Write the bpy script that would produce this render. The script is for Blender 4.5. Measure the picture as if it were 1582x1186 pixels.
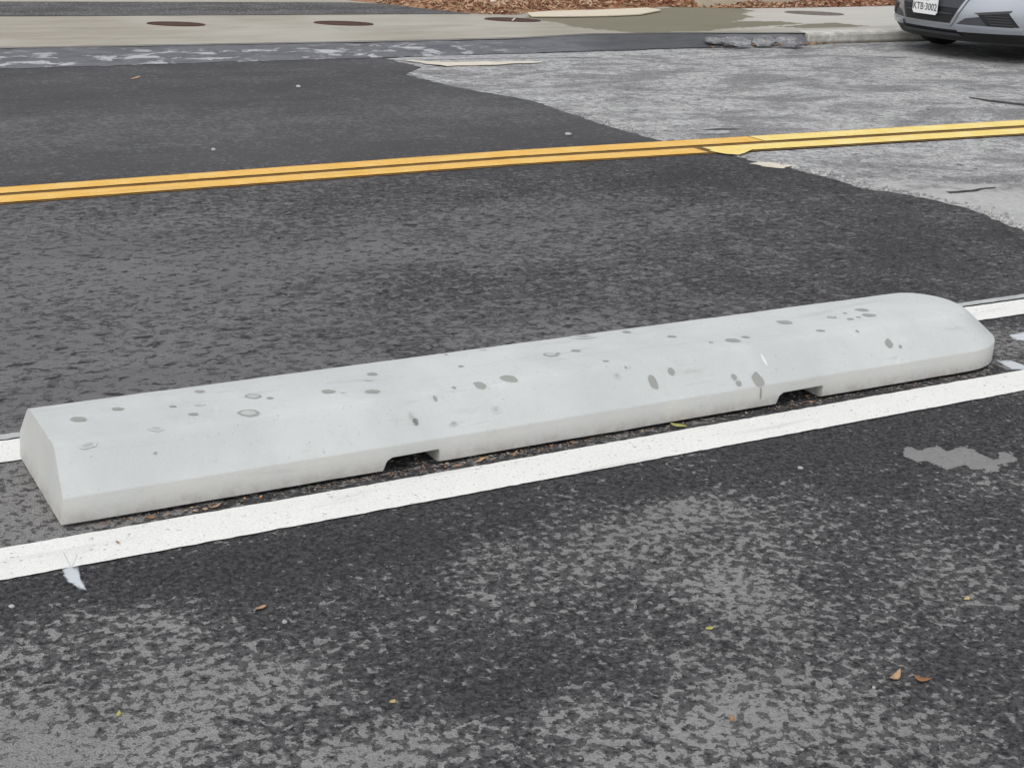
import bpy, bmesh, math, random
import numpy as np
from mathutils import Vector, Matrix, noise as mnoise
random.seed(7); np.random.seed(7)
for o in list(bpy.data.objects): bpy.data.objects.remove(o)
S = bpy.context.scene; COL = S.collection
R = math.radians

# ------------------------------------------------------------------ camera, sky, sun, exposure
cd = bpy.data.cameras.new('camera'); cam = bpy.data.objects.new('camera', cd); COL.objects.link(cam); S.camera = cam
cd.sensor_fit = 'HORIZONTAL'; cd.sensor_width = 36; cd.lens = 52.27; cd.clip_start = .05; cd.clip_end = 3000
rt = Vector((0.87674936, -0.47963385, 0.03552367)); up = Vector((0.12878486, 0.30529324, 0.94350967)); fw = Vector((0.46338432, 0.82264658, -0.32943523))
cam.matrix_world = Matrix(((rt.x, up.x, -fw.x, 0), (rt.y, up.y, -fw.y, 0), (rt.z, up.z, -fw.z, 1.5), (0, 0, 0, 1)))
W = bpy.data.worlds.new('World'); S.world = W; W.use_nodes = True
wn = W.node_tree; wn.nodes.clear()
sky = wn.nodes.new('ShaderNodeTexSky'); sky.sky_type = 'NISHITA'; sky.sun_disc = False
SUN_EL, SUN_AZ = R(58), R(234)          # azimuth measured from +Y towards +X: the sun stands behind the camera
sky.sun_elevation = SUN_EL; sky.sun_rotation = SUN_AZ; sky.dust_density = 2.0; sky.air_density = 1.0; sky.ozone_density = 1
hs = wn.nodes.new('ShaderNodeHueSaturation'); hs.inputs['Saturation'].default_value = .17
bg = wn.nodes.new('ShaderNodeBackground'); bg.inputs[1].default_value = .15
wo = wn.nodes.new('ShaderNodeOutputWorld')
wn.links.new(sky.outputs[0], hs.inputs['Color']); wn.links.new(hs.outputs[0], bg.inputs[0]); wn.links.new(bg.outputs[0], wo.inputs[0])
sl = bpy.data.lights.new('sun', 'SUN'); sl.energy = 0.55; sl.angle = R(35); sl.color = (1, .96, .9)
sun = bpy.data.objects.new('sun', sl); COL.objects.link(sun)
sd = Vector((math.sin(SUN_AZ)*math.cos(SUN_EL), math.cos(SUN_AZ)*math.cos(SUN_EL), math.sin(SUN_EL)))
sun.rotation_euler = sd.to_track_quat('Z', 'Y').to_euler(); sun.location = sd*60
S.view_settings.view_transform = 'Standard'; S.view_settings.look = 'None'; S.view_settings.gamma = 1
S.view_settings.exposure = 0.4; S.view_settings.use_curve_mapping = False
S.render.engine = 'CYCLES'

# ------------------------------------------------------------------ helpers
def link(name, me, m=None, parent=None):
    o = bpy.data.objects.new(name, me); COL.objects.link(o)
    if m: me.materials.append(m)
    if parent: o.parent = parent
    return o
def mesh(name, v, f, m=None, parent=None, smooth=False):
    me = bpy.data.meshes.new(name); me.from_pydata([tuple(p) for p in v], [], f); me.update()
    if smooth: me.shade_smooth()
    return link(name, me, m, parent)
def from_bm(name, bm, m=None, parent=None, smooth=False):
    bmesh.ops.recalc_face_normals(bm, faces=bm.faces)
    me = bpy.data.meshes.new(name); bm.to_mesh(me); bm.free()
    if smooth: me.shade_smooth()
    return link(name, me, m, parent)
def struct(o, kind='structure'): o['kind'] = kind; return o
def tag(o, label, cat, group=None):
    o['label'] = label; o['category'] = cat
    if group: o['group'] = group
    return o
def empty(name, loc, label, cat, group=None):
    o = bpy.data.objects.new(name, None); COL.objects.link(o); o.location = loc; o.empty_display_size = .1
    return tag(o, label, cat, group)
def lin(*c): return tuple(((x/255+.055)/1.055)**2.4 if x > 10 else x/255/12.92 for x in c)
class NT:
    """tiny node-tree builder"""
    def __init__(s, name, rough=.85, spec=.3):
        s.m = bpy.data.materials.new(name); s.m.use_nodes = True; s.t = s.m.node_tree
        s.b = s.t.nodes['Principled BSDF']; s.b.inputs['Roughness'].default_value = rough; s.b.inputs['Specular IOR Level'].default_value = spec
        s.geo = s.t.nodes.new('ShaderNodeNewGeometry'); s.pos = s.geo.outputs['Position']
    def n(s, typ, **kw):
        n = s.t.nodes.new(typ)
        for k, v in kw.items(): setattr(n, k, v)
        return n
    def put(s, sock, v):
        if isinstance(v, bpy.types.NodeSocket): s.t.links.new(v, sock)
        elif v is not None: sock.default_value = (*v, 1) if (isinstance(v, tuple) and len(v) == 3 and sock.type == 'RGBA') else v
    def noise(s, scale, detail=3, rough=.55, dist=0, vec=None, stretch=None):
        n = s.n('ShaderNodeTexNoise'); n.inputs['Scale'].default_value = scale; n.inputs['Detail'].default_value = detail
        n.inputs['Roughness'].default_value = rough; n.inputs['Distortion'].default_value = dist
        v = vec or s.pos
        if stretch:
            mp = s.n('ShaderNodeMapping'); mp.inputs['Scale'].default_value = stretch; s.t.links.new(v, mp.inputs[0]); v = mp.outputs[0]
        s.t.links.new(v, n.inputs['Vector']); return n.outputs[0]
    def voro(s, scale, feature='F1', out=0, vec=None):
        n = s.n('ShaderNodeTexVoronoi', feature=feature); n.inputs['Scale'].default_value = scale
        s.t.links.new(vec or s.pos, n.inputs['Vector']); return n.outputs[out]
    def mth(s, op, a, b=None, c=None, clamp=False):
        n = s.n('ShaderNodeMath', operation=op, use_clamp=clamp)
        for i, v in enumerate((a, b, c)):
            if v is not None: s.put(n.inputs[i], v)
        return n.outputs[0]
    def step(s, v, lo, hi, a=0., b=1.):
        n = s.n('ShaderNodeMapRange', interpolation_type='SMOOTHSTEP')
        for i, x in enumerate((v, lo, hi, a, b)): s.put(n.inputs[i], x)
        return n.outputs[0]
    def mix(s, f, a, b, mode='MIX'):
        n = s.n('ShaderNodeMix', data_type='RGBA', blend_type=mode)
        s.put(n.inputs[0], f); s.put(n.inputs[6], a); s.put(n.inputs[7], b); return n.outputs[2]
    def attr(s, name): return s.n('ShaderNodeAttribute', attribute_name=name).outputs['Fac']
    def xyz(s):
        n = s.n('ShaderNodeSeparateXYZ'); s.t.links.new(s.pos, n.inputs[0]); return n.outputs
    def bump(s, h, strength=.5, dist=.004):
        n = s.n('ShaderNodeBump'); n.inputs['Strength'].default_value = strength; n.inputs['Distance'].default_value = dist
        s.t.links.new(h, n.inputs['Height']); s.t.links.new(n.outputs[0], s.b.inputs['Normal']); return n
    def col(s, c): s.put(s.b.inputs['Base Color'], c); return s.m
def plain(name, c, rough=.6, metal=0, spec=.4, var=.12, scale=40):
    t = NT(name, rough, spec); t.b.inputs['Metallic'].default_value = metal
    n = t.noise(scale, 4)
    return t.col(t.mix(n, tuple(x*(1-var) for x in c), tuple(min(1, x*(1+var)) for x in c)))

# ------------------------------------------------------------------ materials of the setting
def m_new_asphalt():
    t = NT('new_asphalt', .93, .12)
    X, Y, Z = t.xyz()
    den = t.attr('dryness'); film = t.attr('film')
    big = t.noise(3.0, 5, .6)
    d = t.mth('ADD', den, t.mth('MULTIPLY', t.mth('SUBTRACT', big, .5), .85))
    # dry dusty flakes left on the fresh black mat: coarse in the traffic lane, finer where it is walked on
    nf = t.mth('ADD', t.mth('MULTIPLY', t.noise(40, 4, .60, .25), .8), t.mth('MULTIPLY', t.noise(85, 3, .6, .4), .2)); nm = t.mth('ADD', t.mth('MULTIPLY', t.noise(24, 4, .6, .8, stretch=(1, 1.1, 1)), .75), t.mth('MULTIPLY', t.noise(60, 3, .6, .5), .25))
    lane = t.step(Y, 3.4, 4.3)
    nn = t.mth('ADD', t.mth('MULTIPLY', nf, t.mth('SUBTRACT', 1., lane)), t.mth('MULTIPLY', nm, lane))
    thr = t.mth('SUBTRACT', t.mth('SUBTRACT', .665, t.mth('MULTIPLY', lane, .03)), t.mth('MULTIPLY', d, t.mth('SUBTRACT', .33, t.mth('MULTIPLY', lane, .07))))
    fl = t.step(t.mth('SUBTRACT', nn, thr), t.mth('SUBTRACT', -.012, t.mth('MULTIPLY', lane, .014)), t.mth('ADD', .018, t.mth('MULTIPLY', lane, .016)))
    small = t.step(t.noise(95, 3, .6, .5), t.mth('SUBTRACT', .70, t.mth('MULTIPLY', d, .20)), t.mth('SUBTRACT', .74, t.mth('MULTIPLY', d, .20)))
    vein = t.step(t.noise(78, 4, .66, .5), .55, .61)
    fl = t.mth('MULTIPLY', fl, t.mth('SUBTRACT', 1., t.mth('MULTIPLY', vein, t.mth('SUBTRACT', .50, t.mth('MULTIPLY', lane, .35)))))
    semi = t.step(t.mth('SUBTRACT', t.mth('ADD', t.mth('MULTIPLY', nn, .5), t.mth('MULTIPLY', t.noise(58, 4, .65, .4), .5)), thr), -.075, -.035)
    fl = t.mth('MAXIMUM', t.mth('MULTIPLY', fl, t.step(t.noise(30, 3, .6), .25, .50, .80, 1.)), t.mth('MULTIPLY', semi, t.mth('ADD', .20, t.mth('MULTIPLY', lane, .22))))
    fl = t.mth('MAXIMUM', fl, t.mth('MULTIPLY', small, .5))
    fn = t.step(t.mth('ADD', film, t.mth('MULTIPLY', t.mth('SUBTRACT', t.noise(26, 5, .7, .8), .5), 1.6)), .44, .56)
    fl = t.mth('MAXIMUM', fl, fn)
    agg = t.voro(230); cell = t.voro(135, out=1); cs = t.n('ShaderNodeSeparateColor'); t.t.links.new(cell, cs.inputs[0]); cell = cs.outputs[0]; spk = t.noise(420, 2, .7)
    dk = t.mix(t.mth('POWER', cell, 1.6), (.032, .031, .033), (.180, .175, .178)); dk = t.mix(t.mth('MULTIPLY', agg, .5), dk, DARK_LO)
    dk = t.mix(t.step(spk, .60, .74), dk, DARK_SP)
    mid = t.step(t.noise(66, 4, .66, .5), .40, .66)
    dk = t.mix(t.mth('MULTIPLY', mid, .85), t.mix(.35, dk, (.02, .02, .022)), t.mix(.5, dk, (.140, .136, .141)))
    dk = t.mix(t.mth('MULTIPLY', lane, .12), dk, (.15, .147, .152))
    far = t.step(Y, 6.3, 7.6)
    dk = t.mix(t.mth('MULTIPLY', far, .75), dk, FAR_DARK)
    lt = t.mix(lane, NEAR_LIGHT, MID_LIGHT); lt = t.mix(far, lt, FAR_LIGHT)
    lt = t.mix(t.mth('MULTIPLY', t.step(t.noise(80, 4, .65), .35, .68), .55), lt, t.mix(.5, lt, (.12, .12, .125)))
    tone = t.noise(1.1, 4, .6, stretch=(.55, 1.8, 1))
    c = t.mix(fl, dk, lt)
    fk = t.mth('MULTIPLY', t.step(t.noise(21, 5, .62, .6, stretch=(.8, 1.3, 1)), .56, .62), t.mth('MULTIPLY', lane, t.mth('SUBTRACT', 1., far)))
    c = t.mix(t.mth('MULTIPLY', fk, .85), c, (.036, .035, .038))
    c = t.mix(t.mth('MULTIPLY', t.step(t.noise(130, 3, .7), .56, .70), .35), c, (.05, .05, .052))
    c = t.mix(t.step(tone, .38, .66, 0., .38), c, t.mix(.5, c, (.025, .025, .027)))
    h = t.mth('ADD', t.mth('MULTIPLY', agg, .7), t.mth('MULTIPLY', spk, .5))
    t.bump(t.mth('ADD', h, t.mth('MULTIPLY', cell, 1.2)), 1., .006)
    return t.col(c)
DARK_LO, DARK_HI, DARK_SP = (.034, .033, .036), (.085, .083, .089), (.17, .167, .17)
FAR_DARK = (.125, .124, .128)
NEAR_LIGHT, MID_LIGHT, FAR_LIGHT = (.375, .366, .358), (.245, .241, .245), (.215, .214, .219)

def m_old_asphalt(name='old_asphalt', lo=(.25, .25, .253), hi=(.56, .558, .55), dark=(.085, .085, .09), worn=None):
    t = NT(name, .92, .15)
    a = t.noise(16, 6, .78, .5); b = t.noise(1.6, 6, .7, .5, stretch=(.8, 1.4, 1)); v = t.voro(90)
    c = t.mix(t.step(a, .34, .64), lo, hi)
    c = t.mix(t.step(b, .44, .60, 0., .8), c, tuple(x*.72 for x in lo))
    c = t.mix(t.step(t.noise(11, 6, .72, .6), .575, .64, 0., .75), c, dark)
    c = t.mix(t.step(t.noise(46, 3, .6), .60, .68, 0., .85), c, (.56, .55, .53))
    c = t.mix(t.step(t.noise(58, 3, .6, .4), .41, .35, 0., .85), c, dark)
    if worn:
        d = t.n('ShaderNodeVectorMath', operation='DISTANCE'); t.t.links.new(t.pos, d.inputs[0]); d.inputs[1].default_value = worn
        m_ = t.step(t.mth('ADD', d.outputs['Value'], t.mth('MULTIPLY', t.noise(3, 4, .6), 1.2)), 1.35, 1.15, 0., .8)
        c = t.mix(m_, c, t.mix(a, (.36, .36, .355), (.60, .595, .58)))
    t.bump(t.mth('ADD', v, a), .8, .008)
    return t.col(c)
def m_ramp():
    t = NT('ramp_asphalt', .9, .2); X, Y, Z = t.xyz()
    a = t.noise(40, 4, .65); b = t.noise(3.2, 4, .6, .5, stretch=(.9, 3.5, 1)); w = t.noise(5, 4, .65, .4, stretch=(.8, 3, 1))
    c = t.mix(a, (.115, .117, .127), (.195, .198, .208)); c = t.mix(t.step(b, .42, .62, 0., .6), c, (.10, .102, .112))
    left = t.step(X, 6.8, 5.2)
    c = t.mix(t.mth('MULTIPLY', t.step(w, .53, .62), t.mth('MULTIPLY', left, t.step(Z, .10, .055, .1, .85))), c, (.48, .48, .50))
    c = t.mix(t.mth('MULTIPLY', t.step(X, 6.6, 7.4, 0., .6), t.step(X, 8.6, 8.2)), c, (.055, .057, .062))
    t.bump(a, .6, .006); return t.col(c)
def m_concrete_walk():
    t = NT('walk_concrete', .9, .2)
    damp = t.attr('damp')
    a = t.noise(2.4, 5, .6, stretch=(.5, 2.5, 1)); f = t.noise(90, 3)
    c = t.mix(t.step(a, .3, .72), (.325, .298, .24), (.41, .38, .32))
    c = t.mix(t.step(t.noise(.6, 2), .4, .65, 0., .5), c, (.50, .48, .44))
    c = t.mix(t.mth('MULTIPLY', f, .25), c, (.25, .24, .2))
    c = t.mix(t.step(t.noise(5, 6, .75, .6, stretch=(.7, 1.6, 1)), .52, .68, 0., .32), c, (.27, .24, .185))
    c = t.mix(t.step(t.noise(30, 4, .7), .58, .70, 0., .35), c, (.24, .22, .18))
    c = t.mix(t.step(t.xyz()[0], 8.6, 10.4, 0., .75), c, t.mix(a, (.50, .485, .45), (.60, .585, .55)))
    c = t.mix(damp, c, (.165, .155, .105))
    t.bump(f, .25, .003)
    return t.col(c)
def m_paint(name, a, b, base):
    t = NT(name, .75, .3)
    n = t.noise(60, 4, .65); w = t.noise(26, 5, .75, .5); g = t.noise(7, 4, .6)
    c = t.mix(t.step(g, .35, .7), a, b)
    c = t.mix(t.step(w, .62, .70, 0., .6), c, base)
    c = t.mix(t.step(n, .64, .72, 0., .35), c, base)
    c = t.mix(t.step(t.noise(3.5, 5, .65, .5, stretch=(.35, 3, 1)), .54, .72, 0., .42), c, base)
    c = t.mix(t.mth('MULTIPLY', t.step(t.voro(135), .35, .6), .16), c, base)
    c = t.mix(t.step(t.noise(95, 2, .5, .6), .67, .71, 0., .75), c, tuple(x*.55 for x in base))
    t.bump(t.mth('ADD', t.voro(230), n), .3, .003)
    return t.col(c)
def m_barrier():
    t = NT('cast_concrete', .8, .25)
    st = t.attr('stain'); wh = t.attr('pale')
    a = t.noise(3.2, 5, .6, .4); f = t.noise(130, 3, .6); b = t.noise(14, 5, .7, .5); pv = t.noise(55, 3, .6)
    c = t.mix(t.step(a, .3, .7), (.515, .536, .528), (.59, .61, .60))
    c = t.mix(t.step(b, .54, .74, 0., .42), c, (.50, .505, .49))
    c = t.mix(t.mth('MULTIPLY', f, .14), c, (.42, .42, .41))
    c = t.mix(t.step(pv, .66, .73, 0., .5), c, (.38, .38, .36))
    c = t.mix(t.step(t.noise(170, 3, .7), .60, .74, 0., .30), c, (.40, .41, .40))
    c = t.mix(t.step(t.noise(8, 6, .7, .8, stretch=(.35, 2, 2)), .57, .68, 0., .48), c, (.42, .425, .41))
    c = t.mix(t.step(t.noise(5, 6, .72, 1.2), .60, .72, 0., .28), c, (.74, .75, .745))
    vp = t.voro(48); c = t.mix(t.mth('MULTIPLY', t.step(vp, .085, .06), t.step(t.noise(7, 3), .48, .58)), c, (.30, .30, .285))
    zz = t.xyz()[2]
    nz = t.n('ShaderNodeSeparateXYZ'); t.t.links.new(t.geo.outputs['Normal'], nz.inputs[0])
    side = t.step(nz.outputs[2], .45, .25)
    side_mix = t.mth('MULTIPLY', side, t.step(t.noise(9, 5, .65), .25, .75, .15, .75))
    c = t.mix(side_mix, c, (.60, .585, .545))                     # steep faces mix unevenly towards a yellower tone
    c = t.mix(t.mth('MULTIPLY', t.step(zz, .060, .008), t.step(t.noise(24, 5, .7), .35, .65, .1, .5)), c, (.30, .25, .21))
    c = t.mix(t.mth('MULTIPLY', t.step(t.mth('ADD', st, t.mth('MULTIPLY', t.mth('SUBTRACT', b, .5), .7)), .12, .62), .88), c, (.285, .288, .268)); c = t.mix(wh, c, (.80, .80, .79))
    t.bump(t.mth('ADD', t.mth('ADD', f, t.mth('MULTIPLY', b, .6)), t.mth('MULTIPLY', t.step(vp, .05, .10), .8)), .30, .003)
    return t.col(c)
M = dict(new=m_new_asphalt(), old=m_old_asphalt(worn=(5.453, 5.046, 0.0)),
         ramp=m_ramp(), chunk=m_old_asphalt('chunk_asphalt', (.20, .20, .21), (.36, .36, .37), (.10, .10, .105)),
         strip=m_old_asphalt('strip_asphalt', (.10, .097, .098), (.15, .145, .145), (.075, .072, .072)),
         walk=m_concrete_walk(),
         white=m_paint('white_paint', (.80, .80, .77), (.83, .83, .80), (.45, .45, .43)),
         oldwhite=m_paint('faded_white_paint', (.42, .44, .44), (.55, .56, .55), (.16, .16, .16)),
         yellow=m_paint('orange_yellow_paint', (.83, .48, .10), (.86, .56, .17), (.42, .25, .07)),
         yellow2=m_paint('bright_yellow_paint', (.88, .66, .18), (.90, .75, .32), (.6, .42, .18)),
         ydark=m_paint('old_yellow_paint', (.16, .085, .018), (.23, .13, .03), (.08, .055, .03)),
         cream=m_paint('cream_paint', (.66, .60, .49), (.74, .69, .58), (.3, .28, .25)),
         barrier=m_barrier(),
         soil=plain('ground_soil', (.06, .075, .03), .95, var=.5, scale=6))

# ------------------------------------------------------------------ ground and road
struct(mesh('ground', [(-900, -900, -.06), (900, -900, -.06), (900, 900, -.06), (-900, 900, -.06)], [(0, 1, 2, 3)], M['soil']))
struct(mesh('old_road', [(-80, -9, -.004), (80, -9, -.004), (80, 11.24, -.004), (-80, 11.24, -.004)], [(0, 1, 2, 3)], M['old']))

def pip(x, y, poly):
    ins = np.zeros(x.shape, bool); n = len(poly)
    for i in range(n):
        (x0, y0), (x1, y1) = poly[i], poly[i-1]
        c = ((y0 > y) != (y1 > y)) & (x < (x1-x0)*(y-y0)/(y1-y0+1e-12)+x0); ins ^= c
    return ins
def vnoise(x, y, s, seed=0):
    return np.array([mnoise.fractal(Vector((a*s+seed*7.3, b*s, seed*3.1)), .6, 2, 4) for a, b in zip(x.ravel(), y.ravel())]).reshape(x.shape)
def set_attr(o, name, val):
    a = o.data.attributes.new(name, 'FLOAT', 'POINT'); a.data.foreach_set('value', np.ascontiguousarray(val, dtype=np.float32).ravel())

# share of the surface the dry flakes cover, sampled over the lanes (x, y, share)
DENS = [(0.445, 2.946, 0.05), (0.712, 2.922, 0.08), (0.986, 2.866, 0.08), (1.317, 2.901, 0.1), (1.667, 2.906, 0.08), (2.052, 2.911, 0.05), (2.507, 2.955, 0.03), (3.248, 2.968, 0.05), (3.314, 2.822, 0.2), (2.987, 2.963, 0.02), (0.466, 2.726, 0.5), (0.718, 2.696, 0.45), (0.942, 2.622, 0.25), (1.184, 2.605, 0.15), (1.476, 2.714, 0.45), (1.764, 2.82, 0.3), (1.825, 2.71, 0.6), (2.035, 2.74, 0.6), (2.336, 2.738, 0.3), (2.631, 2.701, 0.1), (2.808, 2.528, 0.3), (2.939, 2.47, 0.25), (0.468, 2.461, 0.6), (0.399, 2.353, 0.85), (0.64, 2.429, 0.65), (0.819, 2.396, 0.5), (1.005, 2.361, 0.25), (1.222, 2.372, 0.1), (1.456, 2.383, 0.35), (1.676, 2.345, 0.3), (1.944, 2.356, 0.5), (2.19, 2.315, 0.35), (2.35, 2.17, 0.3), (2.501, 2.101, 0.3), (0.546, 2.305, 0.7), (0.7, 2.232, 0.4), (0.952, 2.089, 0.6), (0.896, 2.258, 0.3), (1.19, 2.169, 0.15), (1.31, 2.012, 0.5), (1.555, 2.049, 0.4), (1.641, 1.955, 0.6), (1.862, 1.931, 0.35), (1.986, 1.792, 0.3), (2.152, 1.767, 0.3), (1.693, 1.734, 0.4), (1.91, 1.63, 0.35), (1.099, 1.996, 0.3), (1.131, 6.566, 0.6), (1.21, 5.708, 0.72), (1.611, 5.347, 0.8), (2.139, 5.355, 0.72), (0.925, 4.461, 0.75), (1.288, 4.31, 0.75), (1.658, 4.157, 0.65), (2.334, 4.869, 0.2), (2.096, 4.867, 0.5), (2.716, 5.362, 0.6), (3.406, 5.75, 0.55), (2.839, 4.771, 0.35), (3.836, 5.596, 0.45), (3.196, 4.633, 0.35), (3.886, 4.924, 0.35), (3.87, 4.476, 0.2), (4.566, 4.669, 0.15), (4.509, 4.229, 0.12), (3.28, 4.123, 0.4), (3.62, 4.171, 0.35), (2.643, 4.208, 0.55), (2.259, 4.203, 0.5), (2.095, 4.119, 0.3), (4.814, 5.245, 0.2), (4.616, 6.281, 0.1), (3.699, 6.589, 0.2), (2.59, 6.478, 0.35), (1.983, 6.541, 0.45), (4.109, 4.175, 0.2), (4.483, 4.029, 0.3), (0.627, 3.499, 0.65), (0.54, 3.291, 0.75), (3.854, 3.393, 0.4), (3.55, 3.158, 0.35), (1.837, 8.452, 0.45), (1.47, 8.353, 0.45), (2.578, 8.453, 0.4), (2.972, 8.454, 0.4), (2.129, 9.729, 0.1), (3.312, 9.411, 0.12), (1.61, 7.459, 0.15), (2.258, 7.424, 0.12), (3.024, 7.561, 0.1), (4.319, 8.573, 0.4), (5.222, 8.458, 0.3), (4.576, 7.393, 0.1), (4.392, 9.747, 0.2), (2.748, 10.488, 0.2)]
EDGE = [(4.976, 11.046), (4.995, 10.719), (5.013, 10.52), (4.719, 10.181), (4.773, 9.584), (5.021, 8.802), (4.972, 7.814), (4.99, 7.265), (5.049, 6.794), (5.127, 6.626), (5.196, 6.31), (5.249, 5.943), (5.222, 5.711), (5.351, 5.517), (5.408, 5.259), (5.399, 5.035), (5.332, 4.887), (5.302, 4.691), (5.3, 4.3), (5.35, 2), (5.3, -9)]
FILM = [[(2.816, 2.84), (2.919, 2.838), (3.015, 2.785), (3.023, 2.718), (3.154, 2.672), (3.086, 2.608), (2.921, 2.641), (2.889, 2.705), (2.836, 2.749), (2.791, 2.789)]]
ex = np.array([e[0] for e in EDGE]); ey = np.array([e[1] for e in EDGE])
def grid_obj(name, GX, GY, GZ, m):
    r, c = GX.shape
    v = np.stack([GX, GY, GZ], -1).reshape(-1, 3); idx = np.arange(r*c).reshape(r, c)
    f = np.stack([idx[:-1, :-1], idx[:-1, 1:], idx[1:, 1:], idx[1:, :-1]], -1).reshape(-1, 4)
    return mesh(name, v.tolist(), f.tolist(), m)
ys = np.concatenate([[-9, -4, -1, .5, 1.2], np.arange(1.5, 11.1, .035), [11.13]])
# y along the rows follows the (slightly skewed) far edge
xs_l = np.array([-80, -30, -10, -3, -1.2]); tt = np.linspace(0, 1, 170)
o_ = np.argsort(ey); edge = np.interp(ys, ey[o_], ex[o_])
edge = edge + np.array([.028*mnoise.fractal(Vector((0, y*5, 1)), .6, 2, 5)+.02*mnoise.noise(Vector((4, y*23, 1))) for y in ys])
GX = np.array([np.concatenate([xs_l, -.6+(e+.6)*tt, [e+.008]]) for e in edge])
GY = np.repeat(ys[:, None], GX.shape[1], 1)
# hooked far corner: the mat's far edge leans towards the street at its right end
lean = np.clip((GY-9.5)/1.6, 0, 1)*np.clip((5.2-GX)/6, 0, 1)
GY = GY + lean*.06
GZ = np.zeros_like(GX); GZ[:, -1] = -.012
na = grid_obj('new_road', GX, GY, GZ, M['new']); struct(na)
dp = np.array(DENS); dens = np.zeros(GX.size); fx, fy = GX.ravel(), GY.ravel()
for i in range(0, fx.size, 20000):
    d2 = ((fx[i:i+20000, None]-dp[None, :, 0])*1.0)**2+((fy[i:i+20000, None]-dp[None, :, 1])*1.25)**2
    # measure distance relative to how far the sample is, as perspective spaces them
    w = 1/(d2/(dp[None, :, 1]**2)+.0008)**1.6
    dens[i:i+20000] = (w*dp[None, :, 2]).sum(1)/w.sum(1)
set_attr(na, 'dryness', dens)
film = np.zeros(GX.shape)
for poly in FILM:
    a = np.array(poly); bx0, by0 = a.min(0)-.2; bx1, by1 = a.max(0)+.2
    sel = (GX > bx0) & (GX < bx1) & (GY > by0) & (GY < by1)
    if not sel.any(): continue
    xx, yy = GX[sel], GY[sel]; n1 = vnoise(xx, yy, 9, 1)*.05; n2 = vnoise(xx, yy, 9, 2)*.05
    film[sel] = np.maximum(film[sel], pip(xx+n1, yy+n2, poly))
set_attr(na, 'film', film)

# ------------------------------------------------------------------ far side: ramp, kerb, walk, beds
RAMP = [(-14, 11.6), (2.08, 11.51), (3.77, 11.43), (5.11, 11.37), (6.3, 11.37), (7.1, 11.52), (8.0, 11.48), (8.7, 11.36), (9.36, 11.27)]            # upper edge of the asphalt ramp dressed against the walk
rx = np.arange(-14, 9.36, .06); ru = np.interp(rx, [a for a, b in RAMP], [b for a, b in RAMP])
ru = ru+np.array([.02*mnoise.fractal(Vector((x*3, 0, 4)), .5, 2, 4) for x in rx])
rl = 11.11+np.clip((rx-5)/4, 0, 1)*.05+np.array([.03*mnoise.fractal(Vector((x*2, 9, 4)), .5, 2, 4) for x in rx])
tv = np.linspace(0, 1, 9)
GX = np.repeat(rx[:, None], 9, 1); GY = rl[:, None]+(ru-rl)[:, None]*tv[None]; GZ = .003+(.101*tv**.85)[None]*np.ones_like(GX)
GZ += np.array([.006*mnoise.fractal(Vector((x*5, y*5, 2)), .6, 2, 3) for x, y in zip(GX.ravel(), GY.ravel())]).reshape(GX.shape)*np.sin(tv*math.pi)[None]
ro = grid_obj('asphalt_ramp', GX, GY, GZ, M['ramp']); struct(ro); ro.data.shade_smooth()
# pale worn streaks lying on the ramp and old road
def blob(name, pts, z, m, jit=.012, sub=6, parent=None):
    P = []
    n = len(pts)
    for i in range(n):
        a = Vector(pts[i]); b = Vector(pts[(i+1) % n])
        for k in range(sub):
            p = a.lerp(b, k/sub); P.append((p.x+jit*mnoise.noise(Vector((p.x*11, p.y*11, 3)))*2, p.y+jit*mnoise.noise(Vector((p.x*11, p.y*11, 8)))*2))
    bm = bmesh.new(); vs = [bm.verts.new((x, y, z)) for x, y in P]; bm.faces.new(vs)
    bmesh.ops.triangulate(bm, faces=bm.faces)
    o = from_bm(name, bm, m, parent)
    if o.data.polygons[0].normal.z < 0: o.data.flip_normals()
    return o

gx = np.concatenate([[-80, -30, -10, -4], np.arange(0, 14.5, .045), [20, 40, 80]]); gy = np.concatenate([np.arange(11.235, 14, .045), [16, 20]])
GX, GY = np.meshgrid(gx, gy)
fr0 = np.where(GX < 9.37, np.interp(GX, [a for a, b in RAMP], [b for a, b in RAMP])-.035, 11.235)
GY = GY+(fr0-11.235)*np.clip((13.2-GY)/1.9, 0, 1); wk = grid_obj('sidewalk', GX, GY, np.full_like(GX, .1), M['walk']); struct(wk)
DAMP = [([(7.645, 13.21), (7.855, 13.312), (8.465, 13.298), (9.195, 13.55), (9.769, 13.77), (10.265, 13.491), (10.266, 13.204), (9.91, 12.905), (9.833, 12.583), (9.279, 12.284), (8.998, 11.906), (8.498, 11.536), (7.752, 11.503), (7.532, 11.594), (7.397, 12.052), (7.287, 12.585), (7.31, 12.943)], 0.85), ([(8.723, 11.951), (9.423, 12.262), (9.863, 12.196), (9.906, 11.942), (9.378, 11.787), (8.673, 11.673)], 0.9), ([(9.408, 11.723), (10.218, 12.017), (10.377, 11.807), (10.46, 11.611), (9.89, 11.527)], 0.9), ([(8.428, 11.439), (9.69, 11.677), (10.805, 11.616), (10.859, 11.486), (9.904, 11.352), (9.404, 11.325)], 0.25), ([(4.374, 12.392), (5.329, 12.389), (6.257, 12.457), (6.45, 12.316), (5.431, 12.061), (4.397, 12.139)], 0.18)]
dm = np.zeros(GX.shape)
sel = (GX > 5) & (GX < 14) & (GY < 14)
xx, yy = GX[sel], GY[sel]; n1 = vnoise(xx, yy, 1.6, 5)*.10; n2 = vnoise(xx, yy, 3, 6)*.05; acc = np.zeros(xx.shape)
for poly, s in DAMP: acc = np.maximum(acc, pip(xx+n1, yy+n2, poly)*s)
dm[sel] = acc; set_attr(wk, 'damp', dm)
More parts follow.
